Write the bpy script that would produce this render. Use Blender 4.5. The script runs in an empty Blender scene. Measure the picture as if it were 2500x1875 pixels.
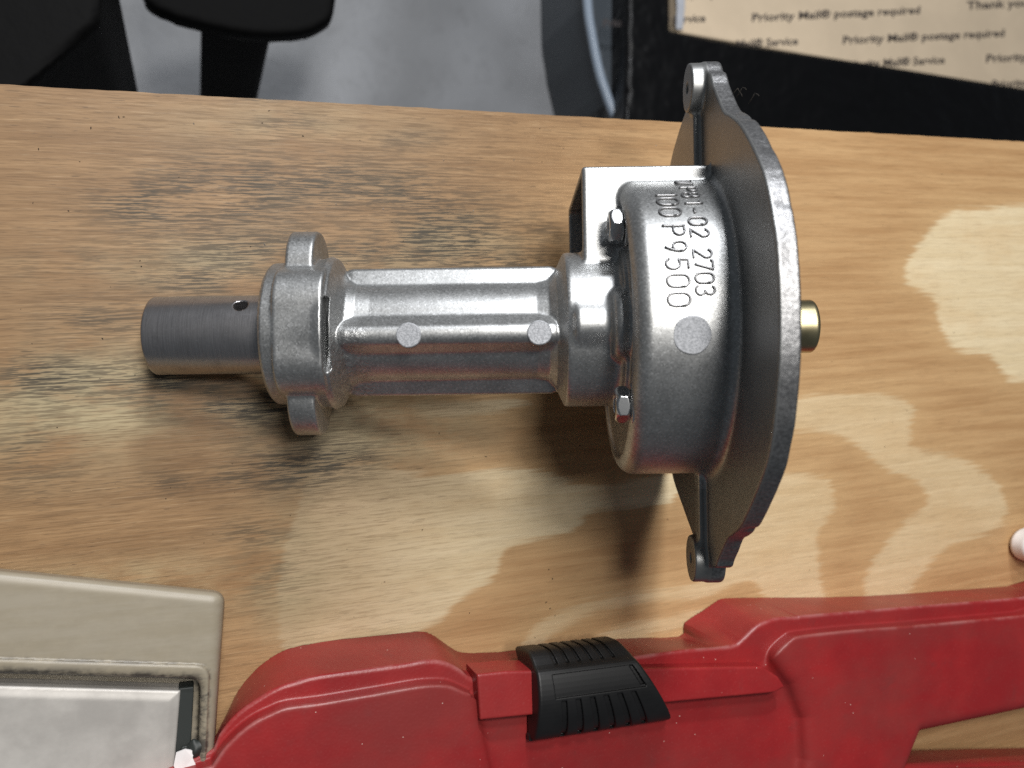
import bpy, math, random
import numpy as np
from mathutils import Matrix, Vector

random.seed(7)
rng = np.random.default_rng(7)
sc = bpy.context.scene
COL = sc.collection

# ------------------------------------------------------------------ frames
# one unit = 0.15 mm.  The lens looks at the part square-on; the bench top
# (world z = 0) is tilted against that view because the part rests on its
# big flange on one side and on the tip of its shaft on the other.
U = 0.00015
TH = math.atan(0.371)
S_, C_ = math.sin(TH), math.cos(TH)
FPX = 2080.0
C0 = 868 * S_ + 95 * C_ + 3


def F2W(p):
    x, y, z = p
    return np.array([C_ * x - S_ * z, y, S_ * x + C_ * z + C0])


CAM = F2W((0, 0, FPX))
M_F = Matrix(((C_, 0, -S_, 0), (0, 1, 0, 0), (S_, 0, C_, C0 * U), (0, 0, 0, 1)))


def W(px, py, h=0.0):
    """photo pixel -> point of the place at height h above the bench"""
    d = (px - 1250.0, 937.0 - py, -FPX)
    dw = np.array([C_ * d[0] - S_ * d[2], d[1], S_ * d[0] + C_ * d[2]])
    t = (h - CAM[2]) / dw[2]
    return CAM + t * dw


def Wxy(pts, h=0.0):
    return np.array([W(a, b, h)[:2] for a, b in pts])


# ------------------------------------------------------------------ camera
cam = bpy.data.cameras.new('camera')
cam.sensor_width = 4.8
cam.lens = FPX / 2500 * 4.8
cam.clip_start = 0.01
cam.clip_end = 50
cam.dof.use_dof = True
cam.dof.focus_distance = 2090 * U
cam.dof.aperture_fstop = 1.6
camo = bpy.data.objects.new('camera', cam)
camo.matrix_world = M_F @ Matrix.Translation((0, 0, FPX * U))
COL.objects.link(camo)
sc.camera = camo

# ------------------------------------------------------------------ light
wd = bpy.data.worlds.new('World')
sc.world = wd
wd.use_nodes = True
bg = wd.node_tree.nodes['Background']
bg.inputs[0].default_value = (0.80, 0.90, 1.0, 1)
bg.inputs[1].default_value = 0.095


def area(name, dirF, dist, sx, sy, power, col, aim=(0, 0, 0)):
    """ceiling lamp seen from the part in direction dirF"""
    d = Vector(dirF).normalized()
    l = bpy.data.lights.new(name, 'AREA')
    l.shape = 'RECTANGLE'
    l.size, l.size_y = sx, sy
    l.energy = power
    l.color = col
    o = bpy.data.objects.new(name, l)
    tgt = Vector(F2W(aim)) * U
    dw = M_F.to_3x3() @ d
    o.location = tgt + dw * dist
    o.rotation_euler = (-dw).to_track_quat('-Z', 'Y').to_euler()
    COL.objects.link(o)
    return o


area('ceiling_lamp', (0.30, 0.13, 1.0), 1.05, 0.16, 0.09, 2.9, (1.0, 0.97, 0.92))
area('ceiling_lamp', (0.30, 0.42, 1.0), 1.0, 0.21, 0.12, 5.9, (1.0, 0.97, 0.93))
area('ceiling_lamp', (0.34, 0.95, 1.0), 1.2, 0.26, 0.15, 5.6, (0.98, 0.98, 0.98))
area('ceiling_lamp', (0.37, 1.95, 1.0), 2.0, 0.26, 0.12, 22, (0.95, 0.97, 1.0))

sc.view_settings.view_transform = 'Standard'
sc.view_settings.look = 'None'
sc.view_settings.gamma = 1
sc.view_settings.exposure = -0.06
sc.view_settings.use_curve_mapping = False
sc.render.engine = 'CYCLES'
sc.cycles.use_denoising = False
sc.cycles.max_bounces = 8
sc.cycles.sample_clamp_indirect = 6

# ------------------------------------------------------------------ signed distance tools
f32 = np.float32


def smin(a, b, k):
    h = np.clip(0.5 + 0.5 * (b - a) / k, 0, 1)
    return b * (1 - h) + a * h - k * h * (1 - h)


def smax(a, b, k):
    return -smin(-a, -b, k)


def rbox2(x, y, hx, hy, r):
    qx = np.abs(x) - hx + r
    qy = np.abs(y) - hy + r
    return np.sqrt(np.maximum(qx, 0) ** 2 + np.maximum(qy, 0) ** 2) + np.minimum(np.maximum(qx, qy), 0) - r


def extr(d2, x, x0, x1, r):
    wx = d2 + r
    wy = np.abs(x - 0.5 * (x0 + x1)) - 0.5 * (x1 - x0) + r
    return np.minimum(np.maximum(wx, wy), 0) + np.sqrt(np.maximum(wx, 0) ** 2 + np.maximum(wy, 0) ** 2) - r


def rbox3(x, y, z, lo, hi, r):
    q = []
    for v, a, b in zip((x, y, z), lo, hi):
        q.append(np.abs(v - 0.5 * (a + b)) - 0.5 * (b - a) + r)
    m = np.maximum(np.maximum(q[0], q[1]), q[2])
    return np.minimum(m, 0) + np.sqrt(np.maximum(q[0], 0) ** 2 + np.maximum(q[1], 0) ** 2 + np.maximum(q[2], 0) ** 2) - r


def poly2(x, y, V):
    """signed distance to a closed polygon (negative inside)"""
    V = np.asarray(V, float)
    n = len(V)
    d = None
    s = None
    for i in range(n):
        ax, ay = V[i]
        bx, by = V[i - 1]
        ex, ey = bx - ax, by - ay
        wx, wy = x - ax, y - ay
        t = np.clip((wx * ex + wy * ey) / (ex * ex + ey * ey + 1e-9), 0, 1)
        dd = (wx - ex * t) ** 2 + (wy - ey * t) ** 2
        d = dd if d is None else np.minimum(d, dd)
        c1 = y >= ay
        c2 = y < by
        c3 = ex * wy > ey * wx
        fl = (c1 & c2 & c3) | (~c1 & ~c2 & ~c3)
        s = fl if s is None else (s ^ fl)
    return np.where(s, -1.0, 1.0) * np.sqrt(d)


def smooth_poly(P, n=6, closed=True):
    P = np.asarray(P, float)
    out = []
    N = len(P)
    rngi = range(N) if closed else range(N - 1)
    for i in rngi:
        if closed:
            p0, p1, p2, p3 = P[i - 1], P[i], P[(i + 1) % N], P[(i + 2) % N]
        else:
            p0, p1, p2, p3 = P[max(i - 1, 0)], P[i], P[i + 1], P[min(i + 2, N - 1)]
        for k in range(n):
            t = k / n
            out.append(0.5 * ((2 * p1) + (-p0 + p2) * t + (2 * p0 - 5 * p1 + 4 * p2 - p3) * t * t + (-p0 + 3 * p1 - 3 * p2 + p3) * t ** 3))
    if not closed:
        out.append(P[-1])
    return np.array(out)


def round_poly(V, r, n=6):
    V = np.asarray(V, float)
    out = []
    for i in range(len(V)):
        p, a, b = V[i], V[i - 1], V[(i + 1) % len(V)]
        ua, ub = (a - p) / np.linalg.norm(a - p), (b - p) / np.linalg.norm(b - p)
        s0, s1 = p + ua * r, p + ub * r
        for k in range(n + 1):
            t = k / n
            out.append((1 - t) ** 2 * s0 + 2 * t * (1 - t) * p + t * t * s1)
    return np.array(out)


def sdf_mesh(f, lo, hi, step, iters=2):
    """naive surface nets, vertices pulled onto the surface; returns verts, quads, normals"""
    ax = [np.arange(lo[i], hi[i] + step, step, dtype=f32) for i in range(3)]
    nx, ny, nz = map(len, ax)
    D = np.empty((nx, ny, nz), f32)
    for i in range(0, nx, 24):
        xs = ax[0][i:i + 24]
        D[i:i + 24] = f(xs[:, None, None], ax[1][None, :, None], ax[2][None, None, :])
    Sg = D < 0
    cnt = np.zeros((nx - 1, ny - 1, nz - 1), np.int8)
    for a in (0, 1):
        for b in (0, 1):
            for c in (0, 1):
                cnt += Sg[a:nx - 1 + a, b:ny - 1 + b, c:nz - 1 + c]
    act = np.argwhere((cnt > 0) & (cnt < 8))
    del cnt
    idx = np.full((nx - 1, ny - 1, nz - 1), -1, np.int32)
    idx[act[:, 0], act[:, 1], act[:, 2]] = np.arange(len(act))
    acc = np.zeros((len(act), 3))
    num = np.zeros(len(act))
    cor = [(a, b, c) for a in (0, 1) for b in (0, 1) for c in (0, 1)]
    val = {k: D[act[:, 0] + k[0], act[:, 1] + k[1], act[:, 2] + k[2]] for k in cor}
    for k in cor:
        for axn in range(3):
            if k[axn] == 0:
                k2 = list(k)
                k2[axn] = 1
                k2 = tuple(k2)
                va, vb = val[k], val[k2]
                m = (va < 0) != (vb < 0)
                t = np.where(m, va / np.where(m, va - vb, 1), 0)
                p = np.array(k, float)[None, :].repeat(len(act), 0)
                p[:, axn] = t
                acc[m] += p[m]
                num[m] += 1
    P = (act + acc / num[:, None]) * step + np.array(lo)
    quads = []
    for axn in range(3):
        o = [i for i in range(3) if i != axn]
        sl_a = [slice(None)] * 3
        sl_b = [slice(None)] * 3
        sl_a[axn] = slice(0, -1)
        sl_b[axn] = slice(1, None)
        sa, sb = Sg[tuple(sl_a)], Sg[tuple(sl_b)]
        e = np.argwhere(sa != sb)
        ok = (e[:, o[0]] > 0) & (e[:, o[1]] > 0) & (e[:, o[0]] < D.shape[o[0]] - 1) & (e[:, o[1]] < D.shape[o[1]] - 1)
        e = e[ok]
        fl = sa[e[:, 0], e[:, 1], e[:, 2]]

        def cell(d0, d1):
            q = e.copy()
            q[:, o[0]] += d0
            q[:, o[1]] += d1
            return idx[q[:, 0], q[:, 1], q[:, 2]]
        q = np.stack([cell(-1, -1), cell(0, -1), cell(0, 0), cell(-1, 0)], 1)
        if axn == 1:
            fl = ~fl
        q[~fl] = q[~fl][:, ::-1]
        quads.append(q)
    quads = np.concatenate(quads)
    quads = quads[(quads >= 0).all(1)]
    del D, Sg, idx

    def grad(P, e):
        g = np.empty_like(P)
        for i in range(3):
            q = P.copy()
            q[:, i] += e
            a = f(q[:, 0], q[:, 1], q[:, 2])
            q[:, i] -= 2 * e
            b = f(q[:, 0], q[:, 1], q[:, 2])
            g[:, i] = (a - b) / (2 * e)
        return g
    for _ in range(iters):
        g = grad(P, step * 0.3)
        d = f(P[:, 0], P[:, 1], P[:, 2])
        st = d[:, None] * g / np.maximum((g ** 2).sum(1), 0.15)[:, None]
        ln = np.linalg.norm(st, axis=1)
        st *= np.minimum(1, step * 0.5 / np.maximum(ln, 1e-6))[:, None]
        P -= st
    Nn = grad(P, step * 0.45)
    Nn /= np.maximum(np.linalg.norm(Nn, axis=1), 1e-6)[:, None]
    return P, quads, Nn


# ------------------------------------------------------------------ object tools
def link(o, parent=None):
    COL.objects.link(o)
    if parent is not None:
        o.parent = parent
    return o


def mesh_obj(name, V, Fc, mat, parent=None, normals=None, smooth=True, M=None):
    me = bpy.data.meshes.new(name)
    V = np.asarray(V, float) * U
    Fc = [list(map(int, q)) for q in Fc] if not isinstance(Fc, np.ndarray) else Fc.tolist()
    me.from_pydata(V.tolist(), [], Fc)
    if smooth:
        me.polygons.foreach_set('use_smooth', np.ones(len(me.polygons), bool))
    if normals is not None:
        me.normals_split_custom_set_from_vertices(normals.tolist())
    me.materials.append(mat)
    o = bpy.data.objects.new(name, me)
    link(o, parent)
    if M is not None:
        o.matrix_basis = M
    return o


def sub(P, Q, N, mask):
    Q2 = Q[mask]
    u, inv = np.unique(Q2, return_inverse=True)
    return P[u], inv.reshape(Q2.shape), N[u]


def sdf_obj(name, f, lo, hi, step, mat, parent=None, M=None, iters=2):
    P, Q, N = sdf_mesh(f, lo, hi, step, iters)
    return mesh_obj(name, P, Q, mat, parent, N, True, M)


def empty(name, loc_units, label=None, cat=None, group=None):
    o = bpy.data.objects.new(name, None)
    o.empty_display_size = 0.01
    o.location = Vector(loc_units) * U
    COL.objects.link(o)
    tag(o, label, cat, group)
    return o


def tag(o, label=None, cat=None, group=None, kind=None):
    if label:
        o['label'] = label
    if cat:
        o['category'] = cat
    if group:
        o['group'] = group
    if kind:
        o['kind'] = kind
    return o


def tubes(lines, r, ns=6):
    """lines: list of (points, normals); returns verts, faces of swept tubes"""
    V, Fc = [], []
    for pts, nor in lines:
        pts = np.asarray(pts, float)
        nor = np.asarray(nor, float)
        T = np.gradient(pts, axis=0)
        T /= np.maximum(np.linalg.norm(T, axis=1), 1e-9)[:, None]
        B = np.cross(T, nor)
        B /= np.maximum(np.linalg.norm(B, axis=1), 1e-9)[:, None]
        N2 = np.cross(B, T)
        b0 = len(V)
        rr = np.broadcast_to(np.asarray(r, float), (len(pts),))
        for i in range(len(pts)):
            for k in range(ns):
                a = 2 * math.pi * k / ns
                V.append(pts[i] + rr[i] * (math.cos(a) * N2[i] + math.sin(a) * B[i]))
        for i in range(len(pts) - 1):
            for k in range(ns):
                a, b = b0 + i * ns + k, b0 + i * ns + (k + 1) % ns
                Fc.append((a, b, b + ns, a + ns))
        Fc.append(tuple(b0 + k for k in range(ns))[::-1])
        e = b0 + (len(pts) - 1) * ns
        Fc.append(tuple(e + k for k in range(ns)))
    return np.array(V), Fc


# ------------------------------------------------------------------ material tools
class NT:
    def __init__(self, name):
        self.m = bpy.data.materials.new(name)
        self.m.use_nodes = True
        self.t = self.m.node_tree
        self.b = self.t.nodes['Principled BSDF']

    def n(self, typ, **kw):
        nd = self.t.nodes.new(typ)
        for k, v in kw.items():
            setattr(nd, k, v)
        return nd

    def l(self, a, b):
        self.t.links.new(a, b)

    def val(self, x, sock):
        if hasattr(x, 'is_linked') or isinstance(x, bpy.types.NodeSocket):
            self.l(x, sock)
        else:
            sock.default_value = x

    def math(self, op, a, b=None, c=None, clamp=False):
        nd = self.n('ShaderNodeMath', operation=op, use_clamp=clamp)
        self.val(a, nd.inputs[0])
        if b is not None:
            self.val(b, nd.inputs[1])
        if c is not None:
            self.val(c, nd.inputs[2])
        return nd.outputs[0]

    def mix(self, f, a, b, blend='MIX'):
        nd = self.n('ShaderNodeMix', data_type='RGBA', blend_type=blend)
        self.val(f, nd.inputs[0])
        for x, s in ((a, nd.inputs[6]), (b, nd.inputs[7])):
            if isinstance(x, tuple):
                s.default_value = (x[0], x[1], x[2], 1)
            else:
                self.l(x, s)
        return nd.outputs[2]

    def coord(self, scale=(1, 1, 1), loc=(0, 0, 0), rot=(0, 0, 0)):
        if not hasattr(self, '_tc'):
            self._tc = self.n('ShaderNodeTexCoord')
        mp = self.n('ShaderNodeMapping')
        mp.inputs['Scale'].default_value = scale
        mp.inputs['Location'].default_value = loc
        mp.inputs['Rotation'].default_value = rot
        self.l(self._tc.outputs['Object'], mp.inputs[0])
        return mp.outputs[0]

    def noise(self, vec, scale, detail=3, rough=0.55, dist=0.0):
        nd = self.n('ShaderNodeTexNoise')
        self.l(vec, nd.inputs['Vector'])
        nd.inputs['Scale'].default_value = scale
        nd.inputs['Detail'].default_value = detail
        nd.inputs['Roughness'].default_value = rough
        nd.inputs['Distortion'].default_value = dist
        return nd.outputs['Fac']

    def ramp(self, x, a, b, lo=0.0, hi=1.0):
        nd = self.n('ShaderNodeMapRange', interpolation_type='SMOOTHSTEP')
        self.val(x, nd.inputs[0])
        nd.inputs[1].default_value = a
        nd.inputs[2].default_value = b
        nd.inputs[3].default_value = lo
        nd.inputs[4].default_value = hi
        return nd.outputs[0]

    def attr(self, name):
        nd = self.n('ShaderNodeAttribute')
        nd.attribute_name = name
        return nd.outputs['Fac']

    def bump(self, h, strength, dist, prev=None):
        nd = self.n('ShaderNodeBump')
        nd.inputs['Strength'].default_value = strength
        nd.inputs['Distance'].default_value = dist
        self.l(h, nd.inputs['Height'])
        if prev is not None:
            self.l(prev, nd.inputs['Normal'])
        return nd.outputs[0]

    def set(self, **kw):
        for k, v in kw.items():
            s = self.b.inputs[k.replace('_', ' ')]
            if isinstance(v, tuple):
                s.default_value = (v[0], v[1], v[2], 1)
            elif isinstance(v, (int, float)):
                s.default_value = v
            else:
                self.l(v, s)
        return self


def mat_cast():
    n = NT('cast_aluminium')
    c = n.coord()
    grain = n.noise(c, 1500, 2, 0.6)
    fleck = n.n('ShaderNodeTexVoronoi')
    n.l(c, fleck.inputs['Vector'])
    fleck.inputs['Scale'].default_value = 1700
    fr = n.n('ShaderNodeSeparateColor')
    n.l(fleck.outputs['Color'], fr.inputs[0])
    big = n.noise(c, 90, 3)
    lump = n.noise(c, 320, 3, 0.6)
    col = n.mix(n.ramp(big, 0.35, 0.7), (0.37, 0.374, 0.372), (0.45, 0.455, 0.453))
    sp = n.ramp(fr.outputs[0], 0.62, 1.0)
    col = n.mix(n.math('MULTIPLY', sp, 0.34), col, (0.72, 0.73, 0.74))
    dk = n.ramp(fr.outputs[1], 0.75, 1.0)
    col = n.mix(n.math('MULTIPLY', dk, 0.30), col, (0.18, 0.18, 0.18))
    rg = n.math('ADD', 0.37, n.math('MULTIPLY', fr.outputs[2], 0.08))
    # rough scar left by the mould beside the small flange, stray pits and smears elsewhere
    sep = n.n('ShaderNodeSeparateXYZ')
    n.l(n._tc.outputs['Object'], sep.inputs[0])
    band = n.math('MULTIPLY', n.ramp(sep.outputs[0], -0.0640, -0.0615), n.ramp(sep.outputs[0], -0.0460, -0.0535))
    low = n.ramp(sep.outputs[1], 0.004, -0.003)
    patch = n.math('MULTIPLY', band, low)
    rough_n = n.noise(c, 620, 4, 0.7)
    pit = n.noise(c, 210, 2, 0.5)
    pits = n.ramp(pit, 0.79, 0.815)
    smear = n.noise(n.coord((0.6, 1, 1), (4, 0, 2)), 55, 4, 0.6)
    col = n.mix(n.ramp(smear, 0.55, 0.8, 0, 0.18), col, (0.20, 0.195, 0.185))
    col = n.mix(n.math('MULTIPLY', pits, 0.7), col, (0.06, 0.06, 0.06))
    col = n.mix(n.math('MULTIPLY', patch, n.ramp(rough_n, 0.4, 0.65, 0, 0.55)), col, (0.2, 0.2, 0.2))
    b0 = n.bump(n.math('MULTIPLY', patch, rough_n), 0.5, 0.0008)
    b1 = n.bump(lump, 0.10, 0.0003, b0)
    b2 = n.bump(grain, 0.13, 0.00012, b1)
    n.set(Base_Color=col, Metallic=0.9, Roughness=rg, Normal=b2)
    return n.m


def mat_rim():
    n = NT('rough_cast_edge')
    c = n.coord()
    g = n.noise(c, 900, 4, 0.7)
    g2 = n.noise(c, 160, 3, 0.6)
    col = n.mix(n.ramp(g, 0.3, 0.75), (0.16, 0.16, 0.163), (0.34, 0.34, 0.345))
    b1 = n.bump(g2, 0.35, 0.0006)
    b2 = n.bump(g, 0.55, 0.0002, b1)
    n.set(Base_Color=col, Metallic=0.9, Roughness=0.42, Normal=b2)
    return n.m


def mat_pad():
    n = NT('bare_ejector_mark')
    c = n.coord()
    g = n.noise(c, 1500, 3, 0.7)
    col = n.mix(n.ramp(g, 0.3, 0.7), (0.25, 0.26, 0.275), (0.46, 0.47, 0.495))
    n.set(Base_Color=col, Metallic=0.5, Roughness=0.65, Normal=n.bump(g, 0.5, 0.0001))
    return n.m


def mat_steel():
    n = NT('turned_steel')
    c = n.coord((1, 0.02, 0.02))
    g = n.noise(c, 5000, 3, 0.7)
    c2 = n.coord()
    blot = n.noise(c2, 110, 4, 0.65)
    fl = n.noise(c2, 1300, 2, 0.6)
    col = n.mix(n.ramp(g, 0.3, 0.7), (0.33, 0.318, 0.322), (0.46, 0.447, 0.452))
    col = n.mix(n.ramp(blot, 0.52, 0.78, 0, 0.45), col, (0.12, 0.115, 0.115))
    col = n.mix(n.ramp(fl, 0.55, 0.8, 0, 0.5), col, (0.55, 0.54, 0.56))
    b = n.bump(g, 0.10, 0.00006)
    b = n.bump(fl, 0.18, 0.00008, b)
    n.set(Base_Color=col, Metallic=0.95, Roughness=n.math('ADD', 0.25, n.math('MULTIPLY', blot, 0.12)), Normal=b)
    return n.m


def mat_simple(name, col, rough, metal=0.0, bump=0.0, scale=800, var=0.12, dist=0.0001, spec=0.5):
    n = NT(name)
    c = n.coord()
    g = n.noise(c, scale, 3, 0.6)
    g2 = n.noise(c, scale * 0.06, 3, 0.6)
    lo = tuple(v * (1 - var) for v in col)
    hi = tuple(min(1, v * (1 + var)) for v in col)
    cc = n.mix(n.ramp(g2, 0.3, 0.7), lo, hi)
    n.set(Base_Color=cc, Metallic=metal, Roughness=rough)
    n.b.inputs['Specular IOR Level'].default_value = spec
    if bump:
        n.set(Normal=n.bump(g, bump, dist))
    return n.m


def mat_red(name, brown_mix):
    n = NT(name)
    c = n.coord()
    dust = n.noise(c, 28, 4, 0.6)
    scuff = n.noise(n.coord((1, 1, 1), (3, 1, 0)), 60, 5, 0.65)
    fine = n.noise(c, 900, 3, 0.6)
    vor = n.n('ShaderNodeTexVoronoi')
    n.l(c, vor.inputs['Vector'])
    vor.inputs['Scale'].default_value = 650
    sv = n.n('ShaderNodeSeparateColor')
    n.l(vor.outputs['Color'], sv.inputs[0])
    speck = n.math('MULTIPLY', n.math('GREATER_THAN', sv.outputs[0], 0.988), n.math('LESS_THAN', vor.outputs['Distance'], 0.17))
    col = n.mix(n.ramp(dust, 0.35, 0.7), (0.24, 0.009, 0.012), (0.31, 0.014, 0.016))
    col = n.mix(n.ramp(scuff, 0.58, 0.80, 0, 0.5), col, (0.11, 0.026, 0.026))
    col = n.mix(n.ramp(fine, 0.55, 0.85, 0, 0.2), col, (0.40, 0.14, 0.13))
    col = n.mix(n.math('MULTIPLY', speck, 0.8), col, (0.75, 0.55, 0.48))
    if brown_mix:
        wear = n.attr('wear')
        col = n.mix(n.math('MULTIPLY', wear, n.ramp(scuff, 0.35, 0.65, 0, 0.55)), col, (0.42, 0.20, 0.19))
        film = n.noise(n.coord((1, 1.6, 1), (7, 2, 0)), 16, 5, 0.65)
        col = n.mix(n.ramp(film, 0.30, 0.68, 0.2 * brown_mix, brown_mix), col, (0.15, 0.040, 0.034))
    pim = n.n('ShaderNodeTexVoronoi')
    n.l(c, pim.inputs['Vector'])
    pim.inputs['Scale'].default_value = 800
    b = n.bump(pim.outputs['Distance'], 0.22, 0.00014)
    b = n.bump(fine, 0.06, 0.0001, b)
    n.set(Base_Color=col, Roughness=n.math('ADD', 0.30, n.math('MULTIPLY', scuff, 0.16)), Normal=b)
    n.b.inputs['Specular IOR Level'].default_value = 0.45
    return n.m


def mat_wood():
    n = NT('sanded_plywood')
    # grain runs along the board (local x)
    fine = n.noise(n.coord((50, 1000, 1)), 1.0, 3, 0.7)
    fibre = n.noise(n.coord((95, 1500, 1), (5, 3, 0)), 1.0, 2, 0.6)
    dash = n.noise(n.coord((120, 1250, 1), (8, 6, 0)), 1.0, 2, 0.5)
    mid = n.noise(n.coord((10, 190, 1), (2, 7, 0)), 1.0, 5, 0.66, 0.2)
    edge = n.noise(n.coord((30, 480, 1), (11, 1, 0)), 1.0, 3, 0.6)
    spots = n.noise(n.coord((300, 430, 1), (1, 4, 0)), 1.0, 3, 0.6)
    cloud = n.noise(n.coord((24, 46, 1), (9, 2, 0)), 1.0, 5, 0.62)
    pale = n.attr('pale')
    old = n.attr('old')
    stain = n.attr('stain')
    grey = n.attr('grey')
    v = n.math('ADD', pale, n.math('MULTIPLY', n.math('SUBTRACT', edge, 0.5), 0.5))
    pf = n.math('MULTIPLY', n.ramp(v, -0.07, 0.13), n.attr('pamp'))
    soft = n.ramp(pale, -0.9, 0.4)
    tan = n.mix(n.ramp(mid, 0.3, 0.72), (0.375, 0.215, 0.096), (0.495, 0.312, 0.152))
    tan = n.mix(n.math('MULTIPLY', soft, 0.35), tan, (0.60, 0.415, 0.21))
    plc = n.mix(n.ramp(mid, 0.3, 0.72), (0.61, 0.485, 0.295), (0.70, 0.58, 0.38))
    plc = n.mix(n.ramp(cloud, 0.42, 0.72, 0, 0.4), plc, (0.56, 0.385, 0.20))
    col = n.mix(pf, tan, plc)
    old_shade_c = n.mix(n.ramp(mid, 0.3, 0.7), (0.178, 0.099, 0.043), (0.285, 0.170, 0.080))  # aged wood colour, also carries the painted dimming of the left side
    old_shade_c = n.mix(n.ramp(cloud, 0.5, 0.75, 0, 0.5), old_shade_c, (0.185, 0.112, 0.056))
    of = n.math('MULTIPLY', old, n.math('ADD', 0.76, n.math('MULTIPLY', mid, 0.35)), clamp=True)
    col = n.mix(of, col, old_shade_c)
    gm = n.ramp(n.math('ADD', cloud, n.math('MULTIPLY', fine, 0.45)), 0.55, 0.86)
    col = n.mix(n.math('MULTIPLY', grey, gm, clamp=True), col, (0.40, 0.325, 0.19))
    # open grain: crisp dark and light fibres, stronger on the worn, shade-tinted end
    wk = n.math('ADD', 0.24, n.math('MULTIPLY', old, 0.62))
    col = n.mix(n.math('MULTIPLY', n.ramp(fine, 0.51, 0.61, 0, 0.5), wk), col, (0.15, 0.085, 0.037))
    col = n.mix(n.math('MULTIPLY', n.ramp(fibre, 0.53, 0.63, 0, 0.48), wk), col, (0.14, 0.08, 0.036))
    col = n.mix(n.math('MULTIPLY', n.ramp(fine, 0.43, 0.33, 0, 0.16), wk), col, (0.66, 0.50, 0.30))
    col = n.mix(n.math('MULTIPLY', n.ramp(dash, 0.66, 0.72, 0, 0.7), wk), col, (0.075, 0.045, 0.022))
    # black soiling caught in the grain
    lines_ = n.math('MAXIMUM', n.ramp(fine, 0.50, 0.56), n.math('MULTIPLY', n.ramp(fibre, 0.50, 0.56), 0.85))
    sg = n.math('MULTIPLY', lines_, n.ramp(cloud, 0.28, 0.52))
    col = n.mix(n.math('MULTIPLY', n.math('MULTIPLY', stain, 1.15, clamp=True), sg, clamp=True), col, (0.034, 0.028, 0.019))
    wide = n.math('MULTIPLY', stain, n.ramp(cloud, 0.36, 0.66), clamp=True)
    col = n.mix(n.math('MULTIPLY', wide, 0.44), col, (0.095, 0.074, 0.044))
    col = n.mix(n.ramp(spots, 0.72, 0.76, 0, 0.75), col, (0.07, 0.035, 0.018))
    h = n.math('ADD', fine, n.math('MULTIPLY', fibre, 0.6))
    n.set(Base_Color=col, Roughness=n.math('ADD', 0.42, n.math('MULTIPLY', fine, 0.22)), Normal=n.bump(h, 0.3, 0.0003))
    n.b.inputs['Specular IOR Level'].default_value = 0.35
    return n.m


def mat_concrete():
    n = NT('concrete')
    c = n.coord()
    a = n.noise(c, 7, 5, 0.65)
    b = n.noise(c, 28, 4, 0.6)
    col = n.mix(n.ramp(a, 0.3, 0.7), (0.22, 0.225, 0.235), (0.35, 0.36, 0.38))
    col = n.mix(n.ramp(b, 0.45, 0.8, 0, 0.45), col, (0.16, 0.165, 0.17))
    n.set(Base_Color=col, Roughness=0.35, Normal=n.bump(b, 0.2, 0.002))
    return n.m


def mat_offwhite():
    n = NT('soiled_cream_plastic')
    c = n.coord()
    a = n.noise(n.coord((1, 7, 7)), 34, 5, 0.65)
    b = n.noise(c, 240, 4, 0.7)
    col = n.mix(n.ramp(a, 0.3, 0.7), (0.27, 0.232, 0.168), (0.33, 0.290, 0.222))
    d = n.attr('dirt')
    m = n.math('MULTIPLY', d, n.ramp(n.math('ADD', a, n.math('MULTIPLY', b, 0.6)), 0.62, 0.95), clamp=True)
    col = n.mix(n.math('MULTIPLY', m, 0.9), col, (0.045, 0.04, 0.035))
    n.set(Base_Color=col, Roughness=0.42, Normal=n.bump(b, 0.05, 0.0002))
    return n.m


def mat_panel():
    n = NT('brushed_grey_cover')
    c = n.coord()
    a = n.noise(c, 40, 4, 0.6)
    b = n.noise(c, 420, 4, 0.7)
    col = n.mix(n.ramp(a, 0.3, 0.7), (0.37, 0.35, 0.325), (0.52, 0.495, 0.46))
    n.set(Base_Color=col, Metallic=0.25, Roughness=n.math('ADD', 0.42, n.math('MULTIPLY', b, 0.14)), Normal=n.bump(b, 0.10, 0.0002))
    return n.m


M_CAST = mat_cast()
M_RIM = mat_rim()
M_PAD = mat_pad()
M_LETTER = mat_simple('dull_raised_lettering', (0.25, 0.25, 0.255), 0.42, 0.85, 0.15, 1500, 0.15)
M_PLATE = mat_simple('smooth_dark_cast_face', (0.29, 0.293, 0.29), 0.42, 0.85, 0.10, 1300, 0.06, 0.0001)
M_STEEL = mat_steel()
M_ZINC = mat_simple('yellow_zinc_plate', (0.46, 0.40, 0.24), 0.34, 1.0, 0.1, 900, 0.25)
M_NUT = mat_simple('bright_zinc_nut', (0.66, 0.66, 0.66), 0.20, 1.0, 0.05, 700, 0.08)
M_RED = mat_red('red_tool_case_plastic', 0.0)
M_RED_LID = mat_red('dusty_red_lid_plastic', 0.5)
M_RED_SHELL = mat_red('browned_red_shell_plastic', 0.35)  # red with a weaker dark brown film mixed in
M_WOOD = mat_wood()
M_FLOOR = mat_concrete()
M_BLACK = mat_simple('black_latch_plastic', (0.007, 0.007, 0.0075), 0.48, 0, 0.12, 1600, 0.2)
M_DARK = mat_simple('matt_black_plastic', (0.002, 0.002, 0.0022), 0.7, 0, 0.2, 60, 0.3, 0.004, 0.12)
M_CRATE = mat_simple('glossy_black_plastic', (0.004, 0.004, 0.0045), 0.36, 0, 0.6, 12, 0.3, 0.02, 0.25)
M_SLATE = mat_simple('slate_blue_plastic', (0.045, 0.055, 0.066), 0.45, 0, 0.1, 60, 0.15, 0.002)
M_CARD = mat_simple('kraft_cardboard', (0.87, 0.70, 0.50), 0.8, 0, 0.05, 200, 0.06)
M_INK = mat_simple('brown_ink', (0.06, 0.05, 0.05), 0.8)
M_TAPE = mat_simple('clear_tape', (0.55, 0.57, 0.62), 0.25)
M_CREAM = mat_offwhite()
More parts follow.
